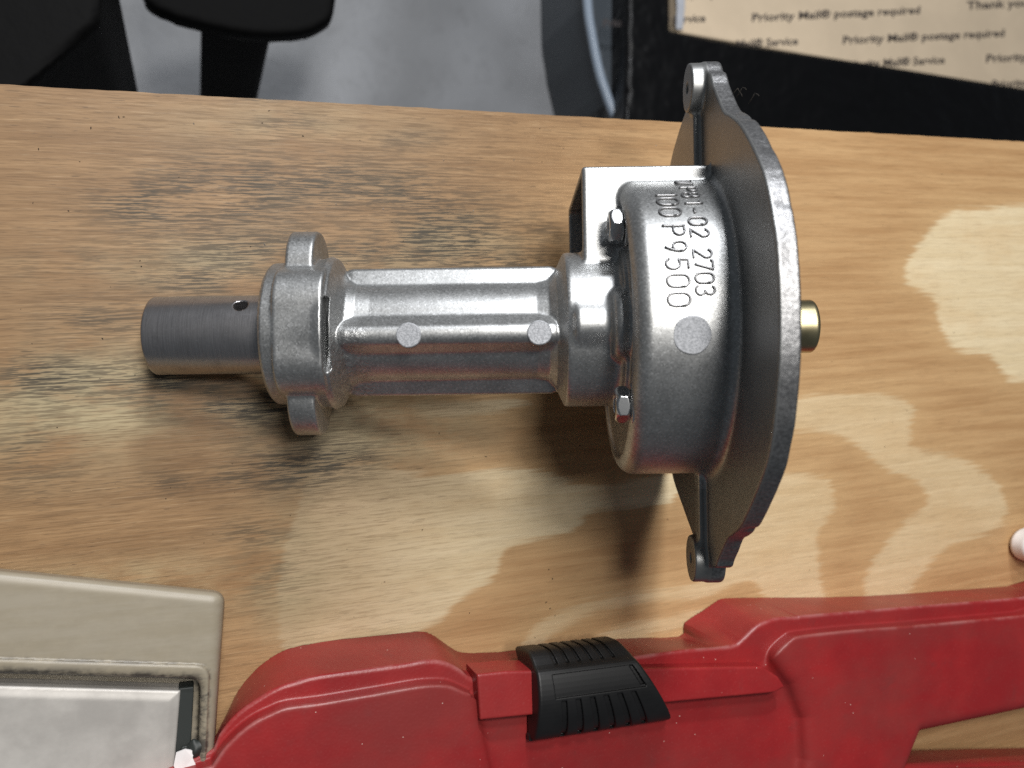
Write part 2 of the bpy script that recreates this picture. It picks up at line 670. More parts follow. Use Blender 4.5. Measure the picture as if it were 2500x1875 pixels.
M_PANEL = mat_panel()
M_GASKET = mat_simple('black_rubber_gasket', (0.02, 0.024, 0.022), 0.55, 0, 0.2, 300, 0.3)
M_WHITE = mat_simple('white_plastic', (0.78, 0.75, 0.74), 0.4)
M_LINT = mat_simple('dark_lint', (0.03, 0.025, 0.02), 0.8)
M_DEBRIS = mat_simple('dark_crumb', (0.03, 0.02, 0.012), 0.8)
M_CHIP = mat_simple('bright_metal_chip', (0.85, 0.82, 0.76), 0.2, 0.9)

# ------------------------------------------------------------------ bench top
e0, e1 = W(0, 205)[:2], W(2500, 345)[:2]
ang = math.atan2(e1[1] - e0[1], e1[0] - e0[0])
ca, sa = math.cos(ang), math.sin(ang)
BL0, BL1, BD = -420.0, 4300.0, 2700.0      # along edge / depth
gx = np.linspace(BL0, BL1, 420)
gy = np.linspace(0, -BD, 260)
GX, GY = np.meshgrid(gx, gy, indexing='ij')
jag = np.zeros_like(GX)
jag[:, 0] = np.interp(gx, np.linspace(BL0, BL1, 160), rng.normal(0, 0.7, 160))
GYj = GY + jag
PX = e0[0] + ca * GX - sa * GY
PY = e0[1] + sa * GX + ca * GY
# photo position of every board point (used only to lay out the veneer's figure, soiling and painted dimming)
qx, qy, qz = PX - CAM[0], PY - CAM[1], -CAM[2]
fu = C_ * qx + S_ * qz
fw = -S_ * qx + C_ * qz
IU = 1250 + FPX * fu / -fw
IV = 937 - FPX * qy / -fw
PALE = [
    [(770, 1150), (916, 1134), (1052, 1157), (1278, 1139), (1459, 1184), (1640, 1150), (1640, 1230), (1459, 1247), (1391, 1302), (1255, 1333), (1224, 1374), (1201, 1419), (1133, 1460), (1088, 1505), (1043, 1532), (900, 1600), (700, 1600), (680, 1400), (720, 1250)],
    [(1260, 1600), (1300, 1530), (1400, 1480), (1550, 1440), (1700, 1420), (1790, 1330), (1850, 1170), (2010, 1165), (2040, 1240), (2000, 1300), (2000, 1380), (2015, 1480), (1890, 1480), (1830, 1420), (1700, 1460), (1560, 1475), (1420, 1510), (1340, 1560), (1320, 1600)],
    [(1430, 1590), (1500, 1530), (1650, 1500), (1720, 1490), (1720, 1530), (1600, 1545), (1500, 1600)],
    [(2320, 515), (2420, 508), (2900, 500), (2900, 960), (2500, 934), (2453, 919), (2416, 868), (2328, 853), (2291, 787), (2276, 728), (2210, 692), (2217, 633), (2262, 567)],
    [(1880, 1050), (1960, 968), (2217, 972), (2225, 1085), (2330, 1110), (2440, 1180), (2450, 1280), (2330, 1330), (2260, 1390), (2190, 1480), (2120, 1480), (2115, 1400), (2180, 1300), (2260, 1230), (2240, 1180), (2150, 1140), (2050, 1065)],
    [(1000, 985), (1180, 975), (1300, 985), (1120, 1020), (1030, 1010)],
]
pale = np.full_like(IU, -1e9)
for p in PALE:
    pale = np.maximum(pale, -poly2(IU, IV, smooth_poly(p, 3)))
pale = np.clip(pale / 100.0, -1.5, 1.0)
pamp = np.full_like(IU, 1.0)
for k in (1, 2, 4):
    pamp = np.minimum(pamp, 0.55 + 0.45 * np.clip(poly2(IU, IV, PALE[k]) / 40.0, 0, 1))


def blob(cx, cy, rx, ry):
    return np.exp(-(((IU - cx) / rx) ** 2 + ((IV - cy) / ry) ** 2))


def step01(x, a, b):
    t = np.clip((x - a) / (b - a), 0, 1)
    return t * t * (3 - 2 * t)


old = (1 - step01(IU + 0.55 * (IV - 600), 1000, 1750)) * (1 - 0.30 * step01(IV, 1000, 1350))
old = np.maximum(old, 1 - step01(IU + 0.15 * (IV - 1200), 480, 860))  # shade over the bench's left side painted in as darker wood
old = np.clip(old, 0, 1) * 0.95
stain = np.zeros_like(IU)
for cx, cy, rx, ry, a in [
    (560, 470, 210, 90, .75), (330, 500, 120, 60, .55), (1020, 470, 170, 60, .65), (1110, 560, 130, 50, .75), (950, 600, 200, 45, .6),
    (620, 620, 240, 55, .55), (480, 690, 160, 35, .6), (640, 990, 170, 60, .8), (700, 1150, 140, 50, .75), (830, 1110, 110, 40, .6),
    (430, 930, 200, 70, .7), (90, 920, 140, 60, .75), (80, 1110, 110, 90, .45), (250, 780, 160, 40, .5), (1200, 640, 200, 35, .55),
    (560, 760, 90, 30, .4), (800, 430, 130, 60, .4), (700, 300, 90, 30, .35), (460, 1180, 120, 30, .5), (620, 1300, 90, 30, .4),
    (660, 1400, 80, 60, .35), (1000, 340, 100, 30, .3), (1330, 560, 60, 60, .3), (150, 640, 140, 50, .3), (640, 232, 50, 14, .9)]:
    stain += a * blob(cx, cy, rx, ry)
stain = np.clip(stain * 1.15, 0, 1)
grey = np.zeros_like(IU)
for cx, cy, rx, ry, a in [(430, 940, 350, 110, 1), (120, 1020, 220, 120, .8), (560, 640, 400, 60, .6), (900, 1050, 280, 110, .9), (700, 1420, 120, 200, .6), (1100, 600, 200, 60, .5), (350, 1420, 300, 60, .7), (700, 300, 300, 60, .35)]:
    grey += a * blob(cx, cy, rx, ry)
grey = np.clip(grey, 0, 1)

nxg, nyg = GX.shape
V = np.stack([GX, GYj, np.zeros_like(GX)], -1).reshape(-1, 3)
ii = np.arange(nxg * nyg).reshape(nxg, nyg)
Q = np.stack([ii[:-1, :-1], ii[:-1, 1:], ii[1:, 1:], ii[1:, :-1]], -1).reshape(-1, 4)
bt = 120.0
ringi = list(ii[:, 0]) + list(ii[-1, 1:]) + list(ii[-2::-1, -1]) + list(ii[0, -2:0:-1])
nb = len(V)
V2 = V[ringi].copy()
V2[:, 2] = -bt
sides = []
L = len(ringi)
for k in range(L):
    sides.append((ringi[k], ringi[(k + 1) % L], nb + (k + 1) % L, nb + k))
faces = [tuple(map(int, q)) for q in Q] + [tuple(map(int, q)) for q in sides] + [tuple(nb + k for k in range(L))]
Mb = Matrix.Translation((e0[0] * U, e0[1] * U, 0)) @ Matrix.Rotation(ang, 4, 'Z')
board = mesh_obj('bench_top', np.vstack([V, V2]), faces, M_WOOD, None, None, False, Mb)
tag(board, 'pale plywood bench top with dark soiled grain and a straight back edge', None, None, 'structure')
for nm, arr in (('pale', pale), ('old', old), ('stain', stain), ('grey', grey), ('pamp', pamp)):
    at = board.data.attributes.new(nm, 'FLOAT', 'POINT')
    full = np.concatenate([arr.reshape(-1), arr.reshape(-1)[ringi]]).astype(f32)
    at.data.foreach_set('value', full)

# crumbs and bright filings lying on the board
def crumbs(name, label, pts, mat, smin_, smax_, flat):
    V, Fc = [], []
    for (a, b) in pts:
        p = W(a, b, 0)
        s = random.uniform(smin_, smax_)
        el = random.uniform(1.0, 2.6)
        an = random.uniform(0, 3.14)
        b0 = len(V)
        for (x, y, z) in ((1, 0, 0), (.3, .8, 0), (-.8, .6, 0), (-1, -.3, 0), (.1, -.9, 0), (.1, .1, 1)):
            x, y = x * s * el * random.uniform(.7, 1.2), y * s * random.uniform(.7, 1.2)
            V.append((p[0] + x * math.cos(an) - y * math.sin(an), p[1] + x * math.sin(an) + y * math.cos(an), 0.4 + z * s * flat))
        for k in range(5):
            Fc.append((b0 + k, b0 + (k + 1) % 5, b0 + 5))
        Fc.append(tuple(b0 + k for k in range(5))[::-1])
    o = mesh_obj(name, V, Fc, mat, None, None, False)
    tag(o, label, 'crumbs', None, 'stuff')
    return o


dark_pts = [(640, 300), (342, 636), (345, 650), (904, 1116), (1219, 1123), (1031, 1293), (1186, 1114), (1415, 1087), (1340, 1390), (1349, 1412), (1333, 1470), (1343, 1485), (1355, 1502), (1306, 1556), (1146, 1496), (1163, 945), (957, 542), (2180, 1030), (2160, 1090), (405, 1217), (520, 1303), (498, 1325), (5, 1375), (140, 1043), (700, 1010), (657, 270), (290, 286), (302, 285), (222, 312), (1262, 1101), (270, 700), (650, 815), (1155, 1114), (815, 1065), (250, 826), (1500, 1060)]
for _ in range(26):
    dark_pts.append((random.uniform(0, 1350), random.uniform(260, 1400)))
for _ in range(8):
    dark_pts.append((random.uniform(1350, 2480), random.uniform(400, 1450)))
crumbs('dirt_crumbs', 'small dark crumbs scattered over the plywood bench top', dark_pts, M_DEBRIS, 0.8, 2.1, 0.7)
chip_pts = [(820, 498), (1602, 355), (1267, 645), (646, 596), (750, 564), (847, 643), (473, 301), (1156, 513), (883, 468), (936, 510), (1083, 391), (1255, 390), (2280, 890)]
crumbs('metal_filings', 'bright metal filings scattered on the plywood around the housing', chip_pts, M_CHIP, 1.0, 2.4, 0.8)

# ------------------------------------------------------------------ the casting
pump_base = F2W((466, 130, -590))
pump = empty('cast_housing', (pump_base[0], pump_base[1], 0),
             'silver cast metal machine housing with steel shaft and wide round flange', 'machine part')
M_P = M_F @ Matrix.Translation((0, 130 * U, 0)) @ Matrix.Rotation(math.radians(0.85), 4, 'Z')
M_PL = Matrix.Translation(-pump.location) @ M_P      # local matrix of every part

# outline of the big flange (y, z), clockwise from the top
top_side = [(0, 593), (75, 588), (143, 570), (258, 506), (376, 376), (430, 285), (462, 222), (540, 140), (590, 95), (600, 0), (592, -92), (582, -174), (545, -300), (495, -400), (370, -486), (180, -560), (0, -590)]
bot_side = [(0, 593), (-88, 588), (-160, 570), (-244, 536), (-309, 482), (-422, 336), (-462, 250), (-480, 205), (-540, 122), (-566, 90), (-576, 0), (-555, -92), (-526, -174), (-480, -280), (-415, -420), (-330, -495), (-180, -560), (0, -590)]
ol = np.array(top_side + bot_side[-2:0:-1], float)
ol = smooth_poly(ol, 5)
oa = np.arctan2(ol[:, 0], ol[:, 1])
orad = np.hypot(ol[:, 0], ol[:, 1])
so = np.argsort(oa)
oa, orad = oa[so], orad[so]
oa = np.concatenate([oa[-3:] - 2 * math.pi, oa, oa[:3] + 2 * math.pi])
orad = np.concatenate([orad[-3:], orad, orad[:3]])
# chipped outer edge
wob = np.zeros_like(orad)
ETY, ETZ, EBY, EBZ = 578.0, 22.0, -566.0, -22.0
CHIPS = [(0.33, 0.02, 2.5), (0.62, 0.04, 3), (0.92, 0.025, 3.5), (-0.45, 0.06, 4.5), (-0.98, 0.03, 5), (-1.2, 0.05, 4), (0.15, 0.08, 2)]
ROLL = math.radians(-6.0)

core_prof = [(-574, -50), (-574, 163), (-567, 170), (-500, 173), (-450, 178), (-430, 184), (-418, 178), (-404, 152), (-388, 130), (-366, 121), (-330, 119), (60, 119), (88, 124), (106, 140), (118, 168), (126, 184), (132, 186), (270, 186), (270, -50)]


def f_cast(x, y, z):
    r = np.sqrt(y * y + z * z)
    ay, az = np.abs(y), np.abs(z)
    d = poly2(x, r, core_prof) - 1.0
    # four straight ribs on the neck
    cr_, sr_ = math.cos(ROLL), math.sin(ROLL)
    yr, zr = y * cr_ - z * sr_, y * sr_ + z * cr_
    ry, rz = np.abs(yr), np.abs(zr)
    rib1 = smax(rz - 155, (ry - 17 - (152 - rz) * 0.70) * 0.82, 12)
    rib2 = smax(ry - 155, (rz - 17 - (152 - ry) * 0.62) * 0.85, 8)
    rib = np.minimum(rib1, rib2)
    rib = smax(rib, np.abs(x + 145) - 262 + 0 * r, 30)
    d = smin(d, rib, 5)
    # two-eared mounting flange
    ear = rbox2(y, z, 247, 100, 98)
    fl = extr(ear, x, -528, -461, 8)
    blk = extr(rbox2(y, z, 150, 174, 92), x, -541, -424, 9)
    d = smin(d, smin(blk, fl, 12), 4)
    sl = np.sqrt(((np.abs(z) - 158) / 44) ** 2 + ((y + 12) / 86) ** 2) * 44 - 44
    d = smax(d, -extr(sl, x, -426, -413, 2), 3)
    # drum
    dr = extr(r - 352, x, 250, 500, 38)
    d = smin(d, dr, 26)
    rec = extr(np.abs(r - 262) - 46, x, 200, 262, 8)
    d = smax(d, -rec, 8)
    # big flange plate
    th = np.arctan2(y, z)
    ro = np.interp(th, oa, orad)
    wv = 0.15 * np.sin(th * 41.3 + 2.1 * np.sin(th * 17)) + 0.1 * np.sin(th * 97.7 + 3 * np.sin(th * 29))
    for ca_, cw_, cd_ in CHIPS:
        wv = wv + cd_ * np.exp(-((th - ca_) / cw_) ** 2)
    pl = (r - ro + wv * np.clip((x - 472) / 20, 0, 1)) * 0.93
    pl = smin(pl, np.sqrt((y - ETY) ** 2 + (z - ETZ) ** 2) - 58, 14)
    pl = smin(pl, np.sqrt((y - EBY) ** 2 + (z - EBZ) ** 2) - 58, 14)
    plate = extr(pl, x, 466, 506, 4)
    d = smin(d, plate, 26)
    # ear bosses with stiffening ribs
    ears = np.minimum(np.sqrt((y - ETY) ** 2 + (z - ETZ) ** 2), np.sqrt((y - EBY) ** 2 + (z - EBZ) ** 2))
    boss = extr(ears - 57, x, 432, 500, 4)
    stiff = rbox3(x, np.abs(y - 6), z, (446, 330, -30), (480, 560, 20), 6)
    d = smin(d, smin(boss, stiff, 14), 9)
    d = np.maximum(d, -extr(ears - 13, x, 300, 470, 1))
    # square port beside the drum
    port = rbox3(x, y, z, (166, 96, -352), (480, 370, 116), 9)
    d = smin(d, port, 9)
    cav = rbox3(x, y, z, (100, 184, -334), (420, 356, 101), 16)
    d = smax(d, -cav, 5)
    # bolt boss on the collar
    bt_ = extr(np.sqrt((y - 2) ** 2 + (z - 158) ** 2) - 48, x, 138, 262, 14)
    bt2 = extr(np.sqrt((y + 2) ** 2 + (z - 172) ** 2) - 78, x, 222, 268, 18)
    d = smin(d, smin(bt_, bt2, 18), 14)
    return d


PV, PQ, PN = sdf_mesh(f_cast, (-606, -628, -602), (514, 660, 602), 5.0, 2)
cen = PV[PQ].mean(1)
crr = np.hypot(cen[:, 1], cen[:, 2])
nxm = PN[PQ].mean(1)[:, 0]
plate_m = ((cen[:, 0] > 464) | ((crr > 390) & (cen[:, 0] > 428) & ~((cen[:, 0] < 462) & (np.abs(cen[:, 1] - 232) < 142) & (cen[:, 2] < 126) & (cen[:, 2] > -354))))
rim_m = plate_m & (np.abs(nxm) < 0.55) & (cen[:, 0] > 472) & (crr > 480)
plate_m &= ~rim_m
port_m = ~plate_m & ~rim_m & (cen[:, 0] > 160) & (cen[:, 1] > 186) & (cen[:, 2] < 126) & ((crr > 356) | (cen[:, 0] < 248))
drum_m = ~plate_m & ~rim_m & ~port_m & (cen[:, 0] > 246)
mount_m = cen[:, 0] < -428
neck_m = ~(plate_m | rim_m | port_m | drum_m | mount_m)
for nm, mk, mt in (('flange_plate', plate_m, M_PLATE), ('flange_edge', rim_m, M_RIM), ('port_box', port_m, M_CAST), ('drum_housing', drum_m, M_CAST), ('ribbed_neck', neck_m, M_CAST), ('mounting_flange', mount_m, M_CAST)):
    v, q, n_ = sub(PV, PQ, PN, mk)
    o = mesh_obj(nm, v, q, mt, pump, n_, True, M_PL)
    if nm == 'flange_edge':
        o['label'] = 'rough chipped outer edge of the round flange'
del PV, PQ, PN


def f_shaft(x, y, z):
    r = np.sqrt(y * y + z * z)
    d = extr(r - 95, x, -868, -560, 5)
    u = (y - 66) * math.cos(0.77) - (z - 68) * math.sin(0.77)
    ho = np.sqrt((x + 640) ** 2 + u * u) - 17
    ho = np.maximum(ho, -(z + y * 0.97 - 20))
    d = smax(d, -ho, 3)
    return d


sh = sdf_obj('shaft', f_shaft, (-872, -100, -100), (-556, 100, 100), 3.2, M_STEEL, pump, M_PL)
sh['label'] = 'dark turned steel shaft with a small cross hole'


def f_stub(x, y, z):
    r = np.sqrt(y * y + z * z)
    return extr(r - 65, x, 490, 733, 9)


st = sdf_obj('shaft_stub', f_stub, (484, -70, -70), (748, 70, 70), 4.0, M_ZINC, pump, M_PL)
st['label'] = 'yellowish plated stub behind the flange'


def f_nut(x, y, z):
    # axis along x, across flats 70
    a = np.abs(y)
    b = np.abs(z)
    hexd = np.maximum(a * 0.8660254 + b * 0.5, b) - 35
    r = np.sqrt(y * y + z * z)
    d = smax(hexd, np.abs(x) - 17, 2)
    d = smax(d, (r - 36) * 0.7 + (np.abs(x) - 13) * 0.7, 2)
    d = smax(d, -(r - 18), 3)
    return d


def f_washer(x, y, z):
    r = np.sqrt(y * y + z * z)
    return np.maximum(extr(r - 46, x, 17, 25, 2), -(r - 18))


nP = sdf_mesh(f_nut, (-20, -44, -44), (20, 44, 44), 1.5)
wP = sdf_mesh(f_washer, (14, -50, -50), (28, 50, 50), 1.5)


def bolt_stud(x, y, z):
    r = np.sqrt(y * y + z * z)
    return extr(r - 18 + 0.8 * np.sin(x * 1.3), x, -8, 40, 3)


sP = sdf_mesh(bolt_stud, (-12, -22, -22), (42, 22, 22), 1.5)
for (yy, zz, rot) in ((220, 166, 0.50), (-178, 230, 0.06)):
    Ml = M_PL @ Matrix.Translation((236 * U, yy * U, zz * U)) @ Matrix.Rotation(rot, 4, 'X')
    nt = mesh_obj('hex_nut', nP[0], nP[1], M_NUT, pump, nP[2], True, Ml)
    for nm, g, mt in (('washer', wP, M_NUT), ('stud', sP, M_STEEL)):
        mesh_obj(nm, g[0], g[1], mt, nt, g[2], True, None)

# flat ejector marks
def disc_mesh(cx, cy, ztop, r, h, seg=40):
    V = [(cx, cy, ztop)]
    Fc = []
    for k, (rr, zz) in enumerate(((r - 2.2, ztop), (r, ztop - 1.6), (r + 0.3, ztop - h))):
        for i in range(seg):
            a = 2 * math.pi * i / seg
            w = rr * (1 + 0.012 * math.sin(5 * a + cx))
            V.append((cx + w * math.cos(a), cy + w * math.sin(a), zz))
    for i in range(seg):
        j = (i + 1) % seg
        Fc.append((0, 1 + i, 1 + j))
        for k in (0, 1):
            Fc.append((1 + k * seg + j, 1 + k * seg + i, 1 + (k + 1) * seg + i, 1 + (k + 1) * seg + j))
    return V, Fc


for (cx, cy, zt, r_, h_) in ((-234, -16, 156.5, 28.5, 40), (62, -15, 156.5, 28, 40),):
    v, q = disc_mesh(cx, cy, zt, r_, h_)
    mesh_obj('ejector_mark', v, q, M_PAD, pump, None, False, M_PL)

v, q = disc_mesh(366, 0, 352.6, 40, 8)
a0 = math.radians(5.9)
v = [(x, y * math.cos(a0) - z * math.sin(a0), y * math.sin(a0) + z * math.cos(a0)) for x, y, z in v]
mesh_obj('ejector_mark', v, q, M_PAD, pump, None, False, M_PL)

# raised lettering on the drum
def arc(cx, cy, rx, ry, a0, a1, n=10):
    return [(cx + rx * math.cos(math.radians(a0 + (a1 - a0) * i / n)), cy + ry * math.sin(math.radians(a0 + (a1 - a0) * i / n))) for i in range(n + 1)]


def oval(w):
    r = w / 2
    return [arc(r, 1 - r, r, r, 0, 180, 8) + arc(r, r, r, r, 180, 360, 8) + [(w, 1 - r)]]


GL = {
    'W': [[(0, 1), (.18, 0), (.36, .75), (.54, 0), (.72, 1)]],
    'P': [[(0, 0), (0, 1), (.3, 1)] + arc(.3, .75, .25, .25, 90, -90, 8) + [(0, .5)]],
    '8': [arc(.27, .74, .24, .26, 270, -90, 14), arc(.27, .25, .27, .25, 90, 450, 14)],
    '1': [[(.12, .8), (.3, 1), (.3, 0)]],
    '-': [[(.08, .45), (.5, .45)]],
    '0': oval(0.6),
    '2': [arc(.29, .71, .27, .29, 165, -25, 10) + [(.02, 0), (.6, 0)]],
    '7': [[(0, .86), (0, 1), (.55, 1), (.2, 0)]],
    '3': [arc(.27, .74, .26, .26, 150, -90, 10) + arc(.27, .25, .28, .26, 90, -150, 10)],
    '9': [arc(.28, .69, .27, .31, 0, 360, 14) + [(.5, .4), (.32, 0)]],
    '5': [[(.55, 1), (.08, 1), (.04, .56)] + arc(.27, .32, .28, .32, 125, -150, 12)],
}


def phi_of(py):
    t = 937.0 - py
    best = min(np.linspace(-0.2, 1.5, 700), key=lambda a: abs((136 + 353 * math.sin(a)) * FPX / (FPX - 353 * math.cos(a)) - t))
    return best


def lettering(chars, X0, H, wsc):
    lines = []
    R = 353.0
    for ch, py in chars:
        ph = phi_of(py)
        for pl_ in GL[ch]:
            w = max(p[0] for g in GL[ch] for p in g)
            pts, nor = [], []
            # densify
            dens = []
            for (a, b), (c, d) in zip(pl_[:-1], pl_[1:]):
                k = max(1, int(math.hypot(c - a, d - b) / 0.12))
                for i in range(k):
                    dens.append((a + (c - a) * i / k, b + (d - b) * i / k))
            dens.append(pl_[-1])
            for (cx, cy) in dens:
                a = ph - (cx - w / 2) * wsc / R
                nrm = np.array([0, math.sin(a), math.cos(a)])
                pts.append(np.array([X0 + cy * H, 0, 0]) + nrm * (R + 1.0))
                nor.append(nrm)
            lines.append((pts, nor))
    return tubes(lines, 2.7, 8)


for chars, X0, H, wsc in (
        (list(zip('WP81-022703', (446, 462, 476, 493, 513, 539, 568, 618, 646, 677, 707))), 375, 38, 36),
        (list(zip('100P9500', (473, 491, 516, 560, 599, 641, 683, 729))), 317, 46, 44)):
    v, q = lettering(chars, X0, H, wsc)
    o = mesh_obj('cast_lettering', v, q, M_LETTER, pump, None, True, M_PL)
    o['label'] = 'raised cast number %s' % ('WP81-02 2703' if len(chars) == 11 else '100 P9500')

# lint caught on the flange edge
ln = []
for (a0, b0, sgn) in ((1812, 240, 1), (1852, 274, -1), (1822, 250, -1)):
    base = np.array([506, (797 - b0) / 1.1 - 10, (a0 - 1250) / 506 - 1])
    zz = FPX * (1 - 506 / (a0 - 1250))
    y0 = (797 - b0) * (1 - zz / FPX)
    p = []
    for i in range(16):
        t = i / 15
        p.append((500 + 14 * t + 4 * math.sin(5 * t), y0 + 8 - 26 * t * sgn * 0.4 + 12 * math.sin(4 * t), zz - 30 + 40 * t + 6 * math.sin(9 * t)))
    ln.append((p, np.tile([0, 0, 1.0], (16, 1))))
v, q = tubes(ln, 0.7, 4)
o = mesh_obj('lint_thread', v, q, M_LINT, pump, None, True, M_PL)

# ------------------------------------------------------------------ red tool case
H1, H2 = 205.0, 244.0
A_px = [(440, 2050), (511, 1861), (532, 1785), (557, 1735), (582, 1684), (627, 1630), (677, 1594), (722, 1577), (816, 1561), (943, 1547), (1019, 1540), (1054, 1547), (1101, 1580), (1133, 1592), (1196, 1591), (1258, 1586), (1512, 1558), (1656, 1553), (1700, 1535), (1745, 1504), (1779, 1481), (1801, 1473), (1881, 1471), (2150, 1467), (2500, 1442), (2760, 1424), (2760, 2050)]
B_px = [(430, 2050), (520, 1830), (538, 1789), (579, 1741), (639, 1700), (680, 1678), (722, 1665), (785, 1649), (975, 1624), (1038, 1613), (1085, 1616), (1123, 1634), (1152, 1656), (1200, 1655), (1300, 1645), (1555, 1602), (1692, 1584), (1787, 1577), (1812, 1562), (1835, 1540), (1859, 1522), (1902, 1508), (1950, 1506), (2003, 1499), (2500, 1458), (2760, 1436), (2760, 2050)]
C_px = [(420, 2050), (519, 1871), (566, 1808), (617, 1766), (660, 1744), (702, 1728), (785, 1717), (943, 1690), (1022, 1676), (1070, 1673), (1101, 1676), (1133, 1689), (1158, 1694), (1180, 1700), (1400, 1680), (1800, 1650), (1850, 1640), (1866, 1627), (1902, 1591), (1934, 1562), (1963, 1552), (2093, 1538), (2231, 1528), (2500, 1503), (2760, 1480), (2760, 2050)]
A_w = Wxy(A_px, 0)
sel = [i for i, p in enumerate(A_px) if p[0] > 1690 and p[1] < 1990]
for i in sel:
    A_w[i] = W(*A_px[i], 75)[:2]
A_w = smooth_poly(np.array(A_w), 3)
B_w = smooth_poly(Wxy(B_px, H1), 3)
C_w = smooth_poly(Wxy(C_px, H2), 3)
HOLE_w = np.vstack([Wxy([(2231, 1778), (2330, 1757), (2500, 1721), (2800, 1660)], 205), Wxy([(2800, 1775), (2500, 1814)], 10), Wxy([(2190, 1880)], 205)])
BAR_w = Wxy([(1166, 1648), (1250, 1642), (1602, 1650), (1862, 1627), (1915, 1674), (1893, 1693), (1624, 1716), (1290, 1748), (1172, 1756)], 250)
BAR_w = Wxy([(1166, 1648), (1240, 1640), (1862, 1627), (1900, 1652), (1915, 1676), (1890, 1690), (1290, 1746), (1172, 1758)], 250)
POCK_w = Wxy([(1168, 1640), (1184, 1760), (1215, 1900), (1240, 2100), (1930, 2100), (1965, 1860), (1960, 1760), (1930, 1680), (1870, 1600)], H2)


def f_case_lower(x, y, z):
    dA = poly2(x, y, A_w)
    dB = poly2(x, y, B_w)
    t = np.clip(z / H1, 0, 1)
    d = dA * (1 - t) + dB * t
    d = smax(d, z - H1, 11)
    return np.maximum(d, 2 - z)


def f_case_lid(x, y, z):
    dC = poly2(x, y, C_w) - (H2 - z) * 0.10
    d = smax(dC, z - H2, 5)
    pk = smax(poly2(x, y, POCK_w), (H2 - 34) - z, 24)
    d = smax(d, -pk, 55)
    return np.maximum(d, H1 - 30 - z)


def f_case(x, y, z):
    a = f_case_lower(x, y, z)
    b = f_case_lid(x, y, z)
    d = smin(a, b, 6)
    ho = poly2(x, y, HOLE_w)
    grip = smax(d, -ho + 4 - (z - 60) * 0.06, 50)
    return np.maximum(grip, 2 - z)


clo = (min(A_w[:, 0].min(), B_w[:, 0].min(), C_w[:, 0].min()) - 10, -1580.0, -4.0)
chi = (2280.0, -640.0, H2 + 14)
case_o = empty('tool_case', (600, -900, 0), 'red moulded plastic tool case with a black latch at the front of the bench', 'tool case')
PV, PQ, PN = sdf_mesh(f_case, clo, chi, 5.0, 2)
cen = PV[PQ].mean(1)
lid_m = (f_case_lid(cen[:, 0], cen[:, 1], cen[:, 2]) < f_case_lower(cen[:, 0], cen[:, 1], cen[:, 2])) & (cen[:, 2] > H1 - 2)
Mc = Matrix.Translation(-case_o.location)
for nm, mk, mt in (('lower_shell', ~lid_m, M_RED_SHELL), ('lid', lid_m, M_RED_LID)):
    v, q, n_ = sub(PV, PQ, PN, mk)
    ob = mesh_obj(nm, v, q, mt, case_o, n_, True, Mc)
    pol = C_w if nm == 'lid' else B_w
    hz = H2 if nm == 'lid' else H1
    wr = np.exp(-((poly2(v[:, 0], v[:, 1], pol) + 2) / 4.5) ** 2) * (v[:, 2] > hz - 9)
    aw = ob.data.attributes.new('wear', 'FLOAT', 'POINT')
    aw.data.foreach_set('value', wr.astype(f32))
del PV, PQ, PN


def f_bar(x, y, z):
    d2 = poly2(x, y, BAR_w)
    top = 252 + (y + 880) * -0.06
    d = smax(d2, z - top, 7)
    # stepped underside with a notch on the right
    d = np.maximum(d, 150 - z)
    nt = rbox3(x, y, z, (560, -990, 100), (690, -893, 236), 3)
    nt2 = rbox3(x, y, z, (845, -990, 100), (1000, -885, 236), 3)
    return smax(smax(d, -nt, 3), -nt2, 3)


blo = (BAR_w[:, 0].min() - 8, BAR_w[:, 1].min() - 8, 146.0)
bhi = (BAR_w[:, 0].max() + 8, BAR_w[:, 1].max() + 8, 290.0)
sdf_obj('latch_rail', f_bar, blo, bhi, 4.0, M_RED_SHELL, case_o, Mc)

